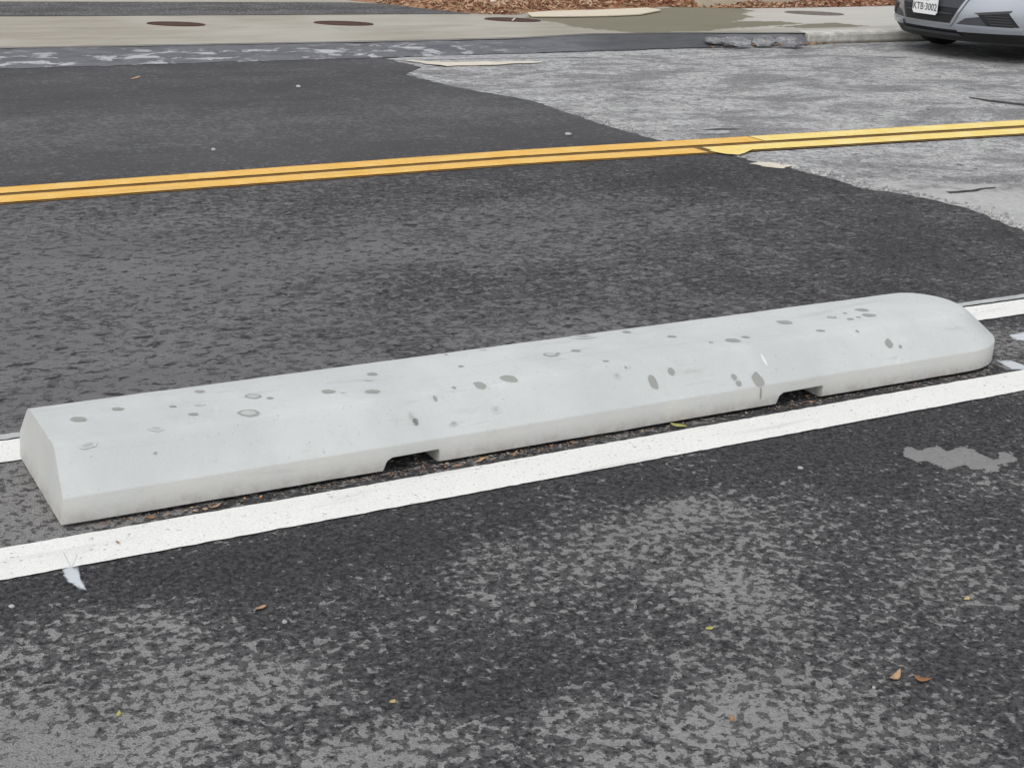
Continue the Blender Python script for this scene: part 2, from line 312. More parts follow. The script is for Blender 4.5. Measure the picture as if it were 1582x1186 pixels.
# kerb: a cast edge whose left end is broken where the ramp begins
kp = [(11.185, -.03), (11.185, .075), (11.195, .094), (11.215, .104), (11.36, .106), (11.36, -.03)]
kx = list(np.arange(9.37, 15, .09))+[20, 40, 80]
kv, kf = [], []
for i, x in enumerate(kx):
    for j, (y, z) in enumerate(kp):
        q = Vector((x*6, y*20, z*20)); jy = .010*mnoise.noise(q) if x < 15 else 0
        kv.append((x+(.03*mnoise.noise(Vector((0, y*30, z*30))) if i == 0 else 0), y+(jy if j < 4 else 0), z+(.006*mnoise.noise(q+Vector((5, 5, 5))) if 0 < j < 4 else 0)))
n = len(kp)
for i in range(len(kx)-1):
    for j in range(n): kf.append((i*n+j, i*n+(j+1) % n, (i+1)*n+(j+1) % n, (i+1)*n+j))
kf += [tuple(range(n-1, -1, -1))]
t = NT('kerb_concrete', .9, .2); a = t.noise(9, 5, .7); b = t.noise(45, 4, .7)
c = t.mix(t.step(a, .3, .7), (.40, .39, .36), (.62, .61, .57)); c = t.mix(t.step(b, .60, .72, 0., .8), c, (.16, .15, .13))
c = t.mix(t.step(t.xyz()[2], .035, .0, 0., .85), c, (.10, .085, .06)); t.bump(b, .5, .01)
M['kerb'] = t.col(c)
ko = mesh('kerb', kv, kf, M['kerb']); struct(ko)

struct(blob('driveway_strip', [(-30, 14.698), (2.49, 13.698), (3.25, 13.62), (4.887, 13.482), (6.028, 13.388), (6.892, 13.303), (6.797, 13.539), (6.571, 13.962), (6.406, 14.392), (6.12, 14.563), (4.548, 14.77), (2.739, 15.011), (-30, 16.211)], .104, M['strip'], .006, 10))
# leaf-littered bed behind the walk
BED = [(6.2, 14.9), (6.3, 14.62), (6.5, 14.3), (6.7, 13.75), (6.95, 13.33), (7.3, 13.2), (7.7, 13.42), (8.3, 13.44), (9.03, 13.5), (9.45, 13.75), (9.8, 13.62), (10.32, 13.48), (11, 13.45), (12.6, 13.5), (15, 13.55), (60, 13.6)]
bx = np.concatenate([np.arange(6.2, 15, .08), [20, 30, 60]]); fr = np.interp(bx, [a for a, b in BED], [b for a, b in BED])
tv = np.concatenate([np.linspace(0, 2.4, 30), [3.5, 5]])
GX = np.repeat(bx[:, None], tv.size, 1); GY = fr[:, None]+tv[None]
GZ = .101+.10*np.clip(tv/.5, 0, 1)[None]**.7*np.ones_like(GX)+.05*vnoise(GX, GY, 2.5, 3)*np.clip(tv/.3, 0, 1)[None]
t = NT('bed_mulch', .95, .1); a = t.noise(28, 5, .75, .6); b = t.noise(3, 4)
c = t.mix(t.step(a, .3, .7), (.19, .085, .05), (.36, .20, .13)); c = t.mix(t.step(b, .4, .62, 0., .7), c, (.46, .29, .17)); c = t.mix(t.step(t.noise(50, 3), .62, .7), c, (.045, .025, .018))
t.bump(a, .9, .02); M['mulch'] = t.col(c)
bo = grid_obj('planting_bed', GX, GY, GZ, M['mulch']); struct(bo)
def bed_z(x, y):
    t_ = y-float(np.interp(x, [a for a, b in BED], [b for a, b in BED]))
    return .101+.10*min(1, max(0, t_)/.5)**.7+.05*mnoise.fractal(Vector((x*2.5+21.9, y*2.5, 9.3)), .6, 2, 4)*min(1, max(0, t_/.3))
# chips and dead leaves on the bed: countless, one object with two tones
mcols = [plain('litter_brown', (.26, .10, .055), .9, var=.4), plain('litter_tan', (.44, .28, .18), .9, var=.35), plain('litter_pale', (.50, .39, .27), .9, var=.2)]
v, f, mi = [], [], []
for i in range(9000):
    x = random.uniform(6.4, 14.2); f0 = float(np.interp(x, [a for a, b in BED], [b for a, b in BED]))
    y = f0+abs(random.gauss(0, .55))-.02; z = bed_z(x, y)+.012
    if 7.4 < x < 9.5 and y < f0+.16*random.random(): continue
    L = random.uniform(.012, .038); w = L*random.uniform(.3, .6)
    q = Matrix.Rotation(random.uniform(0, 6.3), 3, 'Z') @ Matrix.Rotation(random.gauss(0, .5), 3, 'X') @ Matrix.Rotation(random.gauss(0, .4), 3, 'Y')
    k = len(v)
    for p in ((-L, 0, 0), (0, -w, L*.15), (L, 0, .1*L), (0, w, L*.2)): v.append(Vector((x, y, z))+q @ Vector(p))
    f.append((k, k+1, k+2)); f.append((k, k+2, k+3))
    m_ = random.choices((0, 1, 2), (.55, .36, .09) if x > 8.6 and not 10 < x < 11.6 else (.2, .66, .14))[0]; mi += [m_, m_]
lo = mesh('leaf_litter', v, f); [lo.data.materials.append(m) for m in mcols]; lo.data.polygons.foreach_set('material_index', mi); struct(lo, 'stuff')
M['edging'] = plain('edging_concrete', (.64, .57, .45), .9, var=.1, scale=8)
EDG = [(7.318, 12.871), (7.718, 12.83), (8.163, 12.823), (8.597, 12.898), (9.085, 13.246), (9.072, 13.496), (8.421, 13.359), (7.77, 13.3), (7.438, 13.175)]
bm = bmesh.new(); vs = [bm.verts.new((x, y, .105)) for x, y in EDG]; ff = bm.faces.new(vs)
r_ = bmesh.ops.extrude_face_region(bm, geom=[ff])
for q in r_['geom']:
    if isinstance(q, bmesh.types.BMVert): q.co.z = .122
eo = from_bm('edging_slab', bm, M['edging'])
bv = eo.modifiers.new('bevel', 'BEVEL'); bv.width = .008; bv.segments = 2; struct(eo)

# ------------------------------------------------------------------ painted lines
def line(name, near, far, z, m, x0=-12, x1=40, jit=.0028):
    def ext(P):
        P = sorted(P); (a, b), (c, d) = P[0], P[-1]; s0 = (P[1][1]-b)/(P[1][0]-a); s1 = (d-P[-2][1])/(c-P[-2][0])
        return [(x0, b+(d-b)/(c-a)*(x0-a))]*(x0 < a)+P+[(x1, d+(d-b)/(c-a)*(x1-c))]*(x1 > c)
    A, B = ext(near), ext(far)
    xs = np.concatenate([np.arange(max(x0, -1), min(x1, 7), .02), np.arange(7, x1, .1) if x1 > 7 else []]); xs = np.concatenate([[x0] if x0 < -1 else [], xs, [x1]])
    ya = np.interp(xs, *zip(*A)); yb = np.interp(xs, *zip(*B)); v, f = [], []
    for i, x in enumerate(xs):
        v.append((x, ya[i]+jit*mnoise.fractal(Vector((x*40, 0, z*900)), .7, 2, 3), z)); v.append((x, yb[i]+jit*mnoise.fractal(Vector((x*40, 5, z*900)), .7, 2, 3), z))
    f = [(2*i, 2*i+2, 2*i+3, 2*i+1) for i in range(len(xs)-1)]
    return struct(mesh(name, v, f, m))
LN = {'n1': [(0.464, 3.041), (1.706, 3.046), (3.562, 3.056)], 'n2': [(0.494, 3.202), (1.789, 3.198), (3.723, 3.207)], 'f1': [(0.591, 3.713), (4.231, 3.686)], 'f2': [(0.62, 3.865), (4.388, 3.833)], 'g1': [(0.622, 3.875), (4.406, 3.85)], 'g2': [(0.629, 3.913), (4.446, 3.888)], 'y1': [(1.167, 6.752), (3.787, 6.818), (7.42, 6.683)], 'y2': [(1.193, 6.892), (3.86, 6.951), (7.592, 6.845)], 'y3': [(1.204, 6.947), (3.894, 7.014), (7.68, 6.927)], 'y4': [(1.228, 7.074), (3.978, 7.168), (7.859, 7.095)]}
line('white_line', LN['n1'], LN['n2'], .004, M['white'])
line('white_line', LN['f1'], LN['f2'], .004, M['white'])
line('faded_white_line', LN['g1'], LN['g2'], .0035, M['oldwhite'], jit=.004)
XJ = 5.03                                                     # where the new mat ends the fresh yellow meets the older one
line('old_yellow_line', [(x, y-.022) for x, y in LN['y1']], [(x, y+.028) for x, y in LN['y4']], .003, M['ydark'], jit=.01)
line('yellow_line', LN['y1'], LN['y2'], .007, M['yellow'], x1=XJ)
line('yellow_line', LN['y3'], LN['y4'], .007, M['yellow'], x1=XJ+.55)
line('yellow_line', LN['y1'], LN['y2'], .0075, M['yellow2'], x0=XJ+.06)
line('yellow_line', LN['y3'], LN['y4'], .0075, M['yellow2'], x0=XJ+.56)
struct(blob('yellow_smear', [(5.058, 6.802), (5.209, 6.86), (5.351, 6.772), (5.219, 6.689), (5.153, 6.649), (5.091, 6.699)], .009, M['yellow2'], .004))
for nm, pts in {}.items():
    pass
for pts in [[(5.035, 10.951), (5.113, 10.732), (5.23, 10.509), (5.623, 10.497), (6.132, 10.542), (6.056, 10.642), (5.613, 10.7), (5.335, 10.722)], [(5.15, 6.479), (5.198, 6.425), (5.263, 6.326), (5.161, 6.265), (5.097, 6.324), (5.067, 6.429)]]: struct(blob('worn_paint_strip', pts, .003, M['cream'], .02, 10))
M['crackfill'] = plain('crack_dark', (.035, .034, .034), .95)
for pts in [[(8.343, 8.091), (8.389, 7.917), (8.499, 7.697), (8.537, 7.502), (8.474, 7.444), (8.423, 7.625), (8.313, 7.842), (8.313, 8.034)], [(5.609, 5.502), (5.775, 5.495), (5.952, 5.511), (5.926, 5.486), (5.737, 5.458), (5.606, 5.462)], [(5.484, 7.465), (5.614, 7.475), (5.762, 7.406), (5.578, 7.425)]]: struct(blob('road_crack', pts, -.002, M['crackfill'], .008, 8))
for pts in [[(4.976, 11.046), (5.593, 11.123), (6.54, 11.053), (6.89, 10.889), (6.765, 10.74), (6.052, 10.852), (5.478, 10.894), (5.002, 10.917)], [(5.34, 7.365), (5.501, 7.387), (5.636, 7.371), (5.558, 7.298), (5.431, 7.29)], [(9.341, 10.414), (9.72, 10.238), (9.676, 10.107), (9.301, 10.281)], [(4.773, 10.241), (4.854, 10.185), (4.876, 9.793), (4.77, 9.684), (4.748, 9.962)]]: struct(blob('pale_streak', pts, .002, M['oldwhite'], .012))

# ------------------------------------------------------------------ the concrete barrier
BX0, BXC, BY0, BY1 = .64, 3.52, 3.25, 3.73; BR = (BY1-BY0)/2; YC = (BY0+BY1)/2
bar = empty('concrete_barrier', (2.2, YC, 0), 'long pale grey cast concrete lane barrier with two drain notches lying between the white lines', 'concrete barrier')
def ring(inset, z, xin=0):
    r = BR-inset; P = [(BX0+xin, YC-r, z)]
    for i in np.linspace(0, 1, 40)[1:]: P.append((BX0+xin+(BXC-BX0-xin)*i, YC-r, z))
    for i in range(1, 33):
        a = -math.pi/2+math.pi*i/33; P.append((BXC+NOSE(inset)*math.cos(a), YC+r*math.sin(a), z))
    for i in np.linspace(1, 0, 40): P.append((BX0+xin+(BXC-BX0-xin)*i, YC+r, z))
    return P
def NOSE(inset): return .245-inset*1.25
prof = [(.016, .006), (.0, .012), (.0, .0745), (.001, .0775), (.004, .0805), (.079, .156), (.085, .161), (.092, .1665), (.100, .1710), (.110, .1735), (.17, .1735)]
bm = bmesh.new(); rings = []
for k, (ins, z) in enumerate(prof): rings.append([bm.verts.new((p[0], p[1]+.0016*mnoise.noise(Vector((p[0]*9, p[1]*2, z*22))), p[2]+(.0016*mnoise.noise(Vector((p[0]*8, p[1]*3, z*22+9))) if 0 < k < 9 else 0))) for p in ring(ins, z, .004+.012*z/.17)])
n = len(rings[0])
for a, b in zip(rings, rings[1:]):
    for i in range(n-1): bm.faces.new((a[i], a[i+1], b[i+1], b[i]))
# end face, top and underside
end = [r[0] for r in rings]+[r[-1] for r in reversed(rings)]
bm.faces.new(end)
bm.faces.new(rings[-1]); bm.faces.new(list(reversed(rings[0])))
bmesh.ops.triangulate(bm, faces=[f for f in bm.faces if len(f.verts) > 4])
body = from_bm('body', bm, M['barrier'])
cut = bmesh.new()
for x0, x1, h in ((1.462, 1.620, .045), (2.738, 2.910, .045)):
    P = [(x0-.012, -.05), (x0-.010, .004), (x0-.002, .014), (x0+.003, .026), (x0+.008, .037), (x0+.022, h), (x1-.004, h+.002), (x1, h-.003), (x1+.002, -.05)]
    A = [cut.verts.new((x, BY0-.1, z)) for x, z in P]; B = [cut.verts.new((x, BY1+.1, z)) for x, z in P]; k = len(P)
    for i in range(k): cut.faces.new((A[i], A[(i+1) % k], B[(i+1) % k], B[i]))
    cut.faces.new(list(reversed(A))); cut.faces.new(B)
co = from_bm('cutter', cut)
bo_ = body.modifiers.new('b', 'BOOLEAN'); bo_.operation = 'DIFFERENCE'; bo_.solver = 'EXACT'; bo_.object = co
bpy.context.view_layer.update()
me = bpy.data.meshes.new_from_object(body.evaluated_get(bpy.context.evaluated_depsgraph_get()))
body.modifiers.clear(); body.data = me; bpy.data.objects.remove(co)
me.materials.clear(); me.materials.append(M['barrier']); me.polygons.foreach_set('material_index', [0]*len(me.polygons))
me.shade_smooth()
try:
    me.set_sharp_from_angle(angle=R(28))
except Exception as e: print('sharp', e)
body.parent = bar; body.matrix_parent_inverse = bar.matrix_world.inverted() if False else Matrix.Translation((-2.2, -YC, 0))
# spots and runs dried on the concrete: (centre, along, across, kind)
SPOTS = [((0.7474, 3.4972, 0.1735), (0.0, 0.0, 1.0), 0.0218, 0.0163, -0.5, 'dark'), ((0.8551, 3.531, 0.1735), (0.0, 0.0, 1.0), 0.0159, 0.0119, -0.5, 'dark'), ((0.9854, 3.4958, 0.1735), (0.0, 0.0, 1.0), 0.0097, 0.0073, -0.5, 'dark'), ((1.0817, 3.5768, 0.1735), (0.0, 0.0, 1.0), 0.0133, 0.01, -0.5, 'dark'), ((1.0506, 3.4835, 0.1735), (0.0, 0.0, 1.0), 0.0146, 0.011, -0.5, 'soft'), ((1.0161, 3.4214, 0.1735), (0.0, 0.0, 1.0), 0.0128, 0.0096, -0.5, 'dark'), ((1.196, 3.4904, 0.1735), (0.0, 0.0, 1.0), 0.0232, 0.0174, -0.5, 'ring'), ((1.1441, 3.3766, 0.1735), (0.0, 0.0, 1.0), 0.029, 0.0217, -0.5, 'ring'), ((1.2307, 3.4595, 0.1735), (0.0, 0.0, 1.0), 0.01, 0.0075, -0.5, 'dark'), ((1.3874, 3.4473, 0.1735), (0.0, 0.0, 1.0), 0.0186, 0.014, -0.5, 'dark'), ((1.4178, 3.4234, 0.1735), (0.0, 0.0, 1.0), 0.0059, 0.0044, -0.5, 'soft'), ((1.5506, 3.5323, 0.1735), (0.0, 0.0, 1.0), 0.0158, 0.0119, -0.5, 'dark'), ((1.5215, 3.4921, 0.1735), (0.0, 0.0, 1.0), 0.0122, 0.0091, -0.5, 'soft'), ((1.4953, 3.4016, 0.1735), (0.0, 0.0, 1.0), 0.0204, 0.0153, -0.5, 'dark'), ((1.8123, 3.6074, 0.1735), (0.0, 0.0, 1.0), 0.0056, 0.0042, -0.5, 'dark'), ((1.934, 3.6088, 0.1735), (0.0, 0.0, 1.0), 0.0113, 0.0085, -0.5, 'soft'), ((1.8046, 3.4981, 0.1735), (0.0, 0.0, 1.0), 0.0091, 0.0068, -0.5, 'dark'), ((1.7091, 3.3514, 0.1735), (0.0, 0.0, 1.0), 0.0069, 0.0052, -0.5, 'dark'), ((1.7855, 3.3477, 0.1735), (0.0, 0.0, 1.0), 0.0175, 0.0131, -0.5, 'dark'), ((1.8795, 3.3595, 0.1735), (0.0, 0.0, 1.0), 0.025, 0.0187, -0.5, 'dark'), ((2.0897, 3.4926, 0.1735), (0.0, 0.0, 1.0), 0.0226, 0.015, -0.5, 'ring'), ((2.1167, 3.4943, 0.1735), (0.0, 0.0, 1.0), 0.0076, 0.0057, -0.5, 'dark'), ((2.1782, 3.495, 0.1735), (0.0, 0.0, 1.0), 0.0143, 0.0107, -0.5, 'dark'), ((2.4171, 3.5949, 0.1735), (0.0, 0.0, 1.0), 0.014, 0.0105, -0.5, 'dark'), ((2.208, 3.3798, 0.1735), (0.0, 0.0, 1.0), 0.0084, 0.0063, -0.5, 'dark'), ((2.249, 3.3366, 0.1735), (0.0, 0.0, 1.0), 0.0046, 0.0035, -0.5, 'dark'), ((2.5206, 3.5033, 0.1735), (0.0, 0.0, 1.0), 0.0139, 0.0105, -0.5, 'dark'), ((2.5968, 3.4098, 0.1735), (0.0, 0.0, 1.0), 0.0069, 0.0052, -0.5, 'dark'), ((2.6709, 3.4001, 0.1735), (0.0, 0.0, 1.0), 0.0239, 0.018, -0.5, 'dark'), ((2.7281, 3.4115, 0.1735), (0.0, 0.0, 1.0), 0.0131, 0.0098, -0.5, 'dark'), ((2.9408, 3.492, 0.1735), (0.0, 0.0, 1.0), 0.0252, 0.0189, -0.5, 'dark'), ((2.9901, 3.3761, 0.1735), (0.0, 0.0, 1.0), 0.0145, 0.0109, -0.5, 'dark'), ((3.1216, 3.4798, 0.1735), (0.0, 0.0, 1.0), 0.0171, 0.0128, -0.5, 'ring'), ((3.1911, 3.4985, 0.1735), (0.0, 0.0, 1.0), 0.0076, 0.0057, -0.5, 'dark'), ((3.1645, 3.4396, 0.1735), (0.0, 0.0, 1.0), 0.0128, 0.0096, -0.5, 'dark'), ((3.2032, 3.447, 0.1735), (0.0, 0.0, 1.0), 0.0086, 0.0064, -0.5, 'dark'), ((3.2711, 3.506, 0.1735), (0.0, 0.0, 1.0), 0.0219, 0.0164, -0.5, 'dark'), ((3.2523, 3.4505, 0.1735), (0.0, 0.0, 1.0), 0.0238, 0.0178, -0.5, 'dark'), ((3.1083, 3.3432, 0.1735), (0.0, 0.0, 1.0), 0.0062, 0.0047, -0.5, 'dark'), ((0.9025, 3.3625, 0.1735), (0.0, 0.0, 1.0), 0.0186, 0.0133, -0.5, 'soft'), ((2.2679, 3.6066, 0.1735), (0.0, 0.0, 1.0), 0.0393, 0.026, -0.5, 'soft'), ((1.6435, 3.3308, 0.1579), (0.0, -0.717, 0.697), 0.0055, 0.0096, 0.12, 'dark'), ((1.5631, 3.2994, 0.1257), (0.0, -0.717, 0.697), 0.0126, 0.0245, 0.12, 'soft'), ((1.568, 3.2897, 0.1157), (0.0, -0.717, 0.697), 0.0081, 0.0113, 0.12, 'dark'), ((1.8066, 3.2907, 0.1167), (0.0, -0.717, 0.697), 0.0133, 0.0147, 0.12, 'soft'), ((2.3182, 3.2966, 0.1228), (0.0, -0.717, 0.697), 0.0148, 0.0233, 0.12, 'dark'), ((2.3903, 3.3127, 0.1394), (0.0, -0.717, 0.697), 0.0107, 0.0129, 0.12, 'dark'), ((2.5929, 3.2794, 0.1051), (0.0, -0.717, 0.697), 0.0089, 0.011, 0.12, 'dark'), ((2.5994, 3.2639, 0.0891), (0.0, -0.717, 0.697), 0.0089, 0.0099, 0.12, 'dark'), ((2.6707, 3.2642, 0.0894), (0.0, -0.717, 0.697), 0.0192, 0.0277, 0.12, 'dark'), ((2.7208, 3.3076, 0.134), (0.0, -0.717, 0.697), 0.0057, 0.0249, 0.12, 'light'), ((3.2063, 3.3011, 0.1273), (0.0, -0.717, 0.697), 0.0151, 0.017, 0.12, 'dark'), ((3.2458, 3.2894, 0.1153), (0.0, -0.717, 0.697), 0.0076, 0.0073, 0.12, 'dark'), ((0.736, 3.3412, 0.1686), (0.0, -0.717, 0.697), 0.0224, 0.0118, 0.12, 'soft'), ((2.21, 3.3218, 0.1487), (0.0, -0.717, 0.697), 0.0124, 0.0105, 0.12, 'soft'), ((1.6705, 3.2745, 0.1), (0.0, -0.717, 0.697), 0.0129, 0.0076, 0.12, 'soft'), ((0.8846, 3.3063, 0.1327), (0.0, -0.717, 0.697), 0.0046, 0.0034, 0.12, 'dark'), ((2.6734, 3.25, 0.0531), (0.0, -1.0, 0.0), 0.0035, 0.022, 0.05, 'dark')]
PI_ = [a for a, b in prof[1:]]; PZ_ = [b for a, b in prof[1:]]
def spot(c, nrm, ra, rb, rot, kind):
    nrm = Vector(nrm).normalized(); ux = Vector((1, 0, 0)); uy = nrm.cross(ux).normalized(); c = Vector(c)
    v, stn, pal = [], [], []
    prof_ = {'dark': [(0, .95), (.72, 1), (.9, .85), (1, .0)], 'ring': [(0, .30), (.62, .32), (.82, .85), (.92, .7), (1, 0)], 'soft': [(0, .42), (.5, .36), (.8, .2), (1, 0)],
             'light': [(0, .85), (.6, .85), (.8, .6), (1, 0)]}[kind]
    N = 18; sd_ = random.uniform(0, 99); off = .0012
    if nrm.z > .1: c.z = float(np.interp(c.y-BY0, PI_, PZ_))
    v.append(c+nrm*off); val = [prof_[0][1]]
    for r, s_ in prof_[1:]:
        for i in range(N):
            a = 2*math.pi*i/N; k = 1+.26*mnoise.noise(Vector((math.cos(a)*1.4, math.sin(a)*1.4, sd_)))
            x, y = r*k*ra*math.cos(a), r*k*rb*math.sin(a)
            q = c+ux*(x*math.cos(rot)-y*math.sin(rot))+uy*(x*math.sin(rot)+y*math.cos(rot))
            if nrm.z > .1: q.y = min(max(q.y, BY0+.001), BY1-.001); q.z = float(np.interp(min(q.y-BY0, BY1-q.y), PI_, PZ_))
            v.append(q+nrm*off); val.append(s_)
    f = [(0, 1+i, 1+(i+1) % N) for i in range(N)]
    for j in range(len(prof_)-2):
        for i in range(N): f.append((1+j*N+i, 1+(j+1)*N+i, 1+(j+1)*N+(i+1) % N, 1+j*N+(i+1) % N))
    o = mesh('pale_scrape' if kind == 'light' else 'damp_spot', [p-Vector((2.2, YC, 0)) for p in v], f, M['barrier'], bar, True)
    set_attr(o, 'pale' if kind == 'light' else 'stain', val)
for s_ in SPOTS: spot(*s_)

# ------------------------------------------------------------------ rusty round covers in the walk
t = NT('rusty_iron', .85, .3); a = t.noise(14, 5, .7); c = t.mix(a, (.03, .015, .011), (.105, .048, .032)); t.bump(t.voro(45), .6, .006); M['rust'] = t.col(c)
t = NT('grey_iron', .85, .3); a = t.noise(14, 5, .7); c = t.mix(a, (.11, .09, .075), (.22, .19, .16)); t.bump(t.voro(45), .6, .006); M['giron'] = t.col(c)
def disc(name, r0, r1, z0, z1, m, parent, N=40):
    bm = bmesh.new()
    if r0 == 0:
        b = [bm.verts.new((r1*math.cos(2*math.pi*i/N), r1*math.sin(2*math.pi*i/N), z0)) for i in range(N)]
        tp = [bm.verts.new(((r1-.006)*math.cos(2*math.pi*i/N), (r1-.006)*math.sin(2*math.pi*i/N), z1)) for i in range(N)]
        bm.faces.new(tp)
        for i in range(N): bm.faces.new((b[i], b[(i+1) % N], tp[(i+1) % N], tp[i]))
    else:
        L = [[bm.verts.new((r*math.cos(2*math.pi*i/N), r*math.sin(2*math.pi*i/N), z)) for i in range(N)] for r, z in ((r1, z0), (r1-.004, z1), (r0+.004, z1), (r0, z0))]
        for A, B in zip(L, L[1:]):
            for i in range(N): bm.faces.new((A[i], A[(i+1) % N], B[(i+1) % N], B[i]))
    return from_bm(name, bm, m, parent)
CV = [(3.791, 12.851, 0.252), (5.269, 12.674, 0.27), (7.024, 12.723, 0.273), (10.795, 12.838, 0.32)]
labs = ['rusty round iron cover set in the walk, leftmost of the row', 'rusty round iron cover second from the left beside the dark driveway strip', 'dark rusty round cover with a pale slit beside the leaf-littered bed corner', 'thin greyish round cover in the walk nearest to the parked car']
for (x, y, r), lb, i in zip(CV, labs, range(4)):
    e = empty('utility_cover', (x, y, .1), lb, 'manhole cover', 'round utility covers along the walk'); e.rotation_euler.z = -.5; e.scale = (1, .62, 1)
    m = M['giron'] if i == 3 else M['rust']
    disc('rim', r-.035, r, -.002, .007, m, e); disc('lid', 0, r-.038, .0, .005, m, e)
    for s_ in (-1, 1):
        p = disc('lift_hole', 0, .018, .0045, .0065, plain('hole_dark', (.02, .015, .01), .9), e, 12); p.location = (s_*r*.55, 0, 0)  # near-black raised disc drawn for each lift hole
    if i == 2:
        q = mesh('slit', [(-.012, -.2, .0075), (.006, -.2, .0075), (.03, .2, .0075), (.012, .2, .0075)], [(0, 1, 2, 3)], M['cream'], e)

# ------------------------------------------------------------------ concrete plinth in the bed
CB = (10.511, 13.855, 1.348)
pb = empty('concrete_plinth', (CB[0], CB[1], .1), 'beige concrete plinth standing in the leaf litter behind the damp walk', 'concrete plinth')
bm = bmesh.new(); bmesh.ops.create_cube(bm, size=1)
for q in bm.verts: q.co = Vector((q.co.x*CB[2], q.co.y*.5, q.co.z*.75+.34))
bmesh.ops.bevel(bm, geom=bm.edges[:], offset=.012, segments=2, affect='EDGES')
from_bm('block', bm, plain('plinth_concrete', (.52, .46, .36), .9, var=.2, scale=12), pb)
bm = bmesh.new(); bmesh.ops.create_cube(bm, size=1)
for q in bm.verts: q.co = Vector((q.co.x*(CB[2]+.08), q.co.y*.58, q.co.z*.07+.752))
bmesh.ops.bevel(bm, geom=bm.edges[:], offset=.01, segments=2, affect='EDGES')
from_bm('cap', bm, plain('cap_concrete', (.55, .5, .4), .9, var=.2, scale=12), pb)

# ------------------------------------------------------------------ parked car (nose at local x = 0, pointing to -x)
CX, CY = 9.87, 10.2
paint = NT('silver_paint', .28, .5); paint.b.inputs['Metallic'].default_value = .55; paint.b.inputs['Coat Weight'].default_value = .6; paint.b.inputs['Coat Roughness'].default_value = .06
M['silver'] = paint.col(paint.mix(paint.noise(900, 2), (.34, .36, .40), (.42, .44, .48)))
M['black'] = plain('black_plastic', (.012, .012, .013), .5, var=.2)
M['greyplastic'] = plain('grey_plastic', (.05, .052, .06), .45, var=.2)
M['chrome'] = plain('satin_chrome', (.42, .43, .46), .3, metal=.9, var=.1)
M['tyre'] = plain('tyre_rubber', (.018, .018, .018), .8, var=.3)
M['alloy'] = plain('alloy', (.5, .5, .52), .35, metal=.8, var=.05)
M['glass'] = plain('dark_glass', (.015, .018, .02), .06, spec=.6, var=.1)
M['lens'] = plain('lamp_lens', (.55, .58, .62), .08, spec=.7, var=.05)
M['red'] = plain('red_lens', (.35, .02, .02), .2, var=.1)
car = empty('parked_car', (CX, CY, -.004), 'silver grey sedan parked against the kerb, only its nose and plate in view', 'car')
HW = .9
def Fx(y, z):
    """front skin: x of the nose at lateral y, height z"""
    a = abs(y)/HW
    base = np.interp(z, [.17, .24, .30, .42, .56, .66, .74, .80], [.10, .03, .0, .0, .02, .07, .16, .30])
    return float(base+.50*min(a, 1)**2.4)
def skin(name, quad, m, off, parent, nu=14, nv=6, thick=.012):
    """four-cornered panel (y,z corners, ccw from lower left as the viewer sees) hugging the nose, standing 'off' proud"""
    (a, b, c, d) = quad; v, f = [], []
    for lay in (off, off-thick):
        for j in range(nv+1):
            for i in range(nu+1):
                u_, w_ = i/nu, j/nv
                y = (1-w_)*((1-u_)*a[0]+u_*b[0])+w_*((1-u_)*d[0]+u_*c[0]); z = (1-w_)*((1-u_)*a[1]+u_*b[1])+w_*((1-u_)*d[1]+u_*c[1])
                v.append((Fx(y, z)-lay, y, z))
    k = (nu+1)*(nv+1); q = lambda i, j, l: l*k+j*(nu+1)+i
    for j in range(nv):
        for i in range(nu):
            f.append((q(i, j, 0), q(i+1, j, 0), q(i+1, j+1, 0), q(i, j+1, 0))); f.append((q(i, j, 1), q(i, j+1, 1), q(i+1, j+1, 1), q(i+1, j, 1)))
    for i in range(nu): f += [(q(i, 0, 0), q(i, 0, 1), q(i+1, 0, 1), q(i+1, 0, 0)), (q(i, nv, 0), q(i+1, nv, 0), q(i+1, nv, 1), q(i, nv, 1))]
    for j in range(nv): f += [(q(0, j, 0), q(0, j+1, 0), q(0, j+1, 1), q(0, j, 1)), (q(nu, j, 0), q(nu, j, 1), q(nu, j+1, 1), q(nu, j+1, 0))]
    bm = bmesh.new(); vs = [bm.verts.new(p) for p in v]
    for t_ in f: bm.faces.new([vs[i] for i in t_])
    return from_bm(name, bm, m, parent, True if thick < .006 else False)
# body shell below the windows
bm = bmesh.new(); L = []
secs = [0, .12, .3, .55, .9, 1.3, 1.8, 2.6, 3.4, 4.0, 4.5, 4.78, 4.86]
fv = []; zs = [.24, .30, .36, .42, .5, .58, .66, .72, .77, .80]; yl = np.linspace(-HW, HW, 31)
V = {}
for j, z in enumerate(zs):
    for i, y in enumerate(yl): V[i, j] = bm.verts.new((Fx(y, z), y, z))
for j in range(len(zs)-1):
    for i in range(30): bm.faces.new((V[i, j], V[i, j+1], V[i+1, j+1], V[i+1, j]))
# sides with wheel arches
WX, WR = (.97, 3.75), .35
for s_ in (-1, 1):
    xs = sorted(set([Fx(HW, .5)+.0]+list(np.linspace(.5, 4.7, 90)))); prev = None
    for x in [x for x in xs if x >= .44]:
        zb = .24
        for w in WX:
            if abs(x-w) < WR+.03: zb = max(zb, .33+math.sqrt(max(0, (WR+.03)**2-(x-w)**2)))
        zt = .80+.13*min(1, max(0, (x-.5)/1.2)); tz = [zb+(zt-zb)*k for k in (0, .3, .6, .85, 1)]
        yy = [HW-.02-(.03 if z < .4 else 0)+.02*math.sin(min(1, max(0, (z-.3)/.4))*math.pi)-(.05*max(0, (z-.72)/.2)) for z in tz]
        colv = [bm.verts.new((x, s_*y_, z)) for y_, z in zip(yy, tz)]
        if prev:
            for k in range(4): bm.faces.new((prev[k], colv[k], colv[k+1], prev[k+1]))
        prev = colv
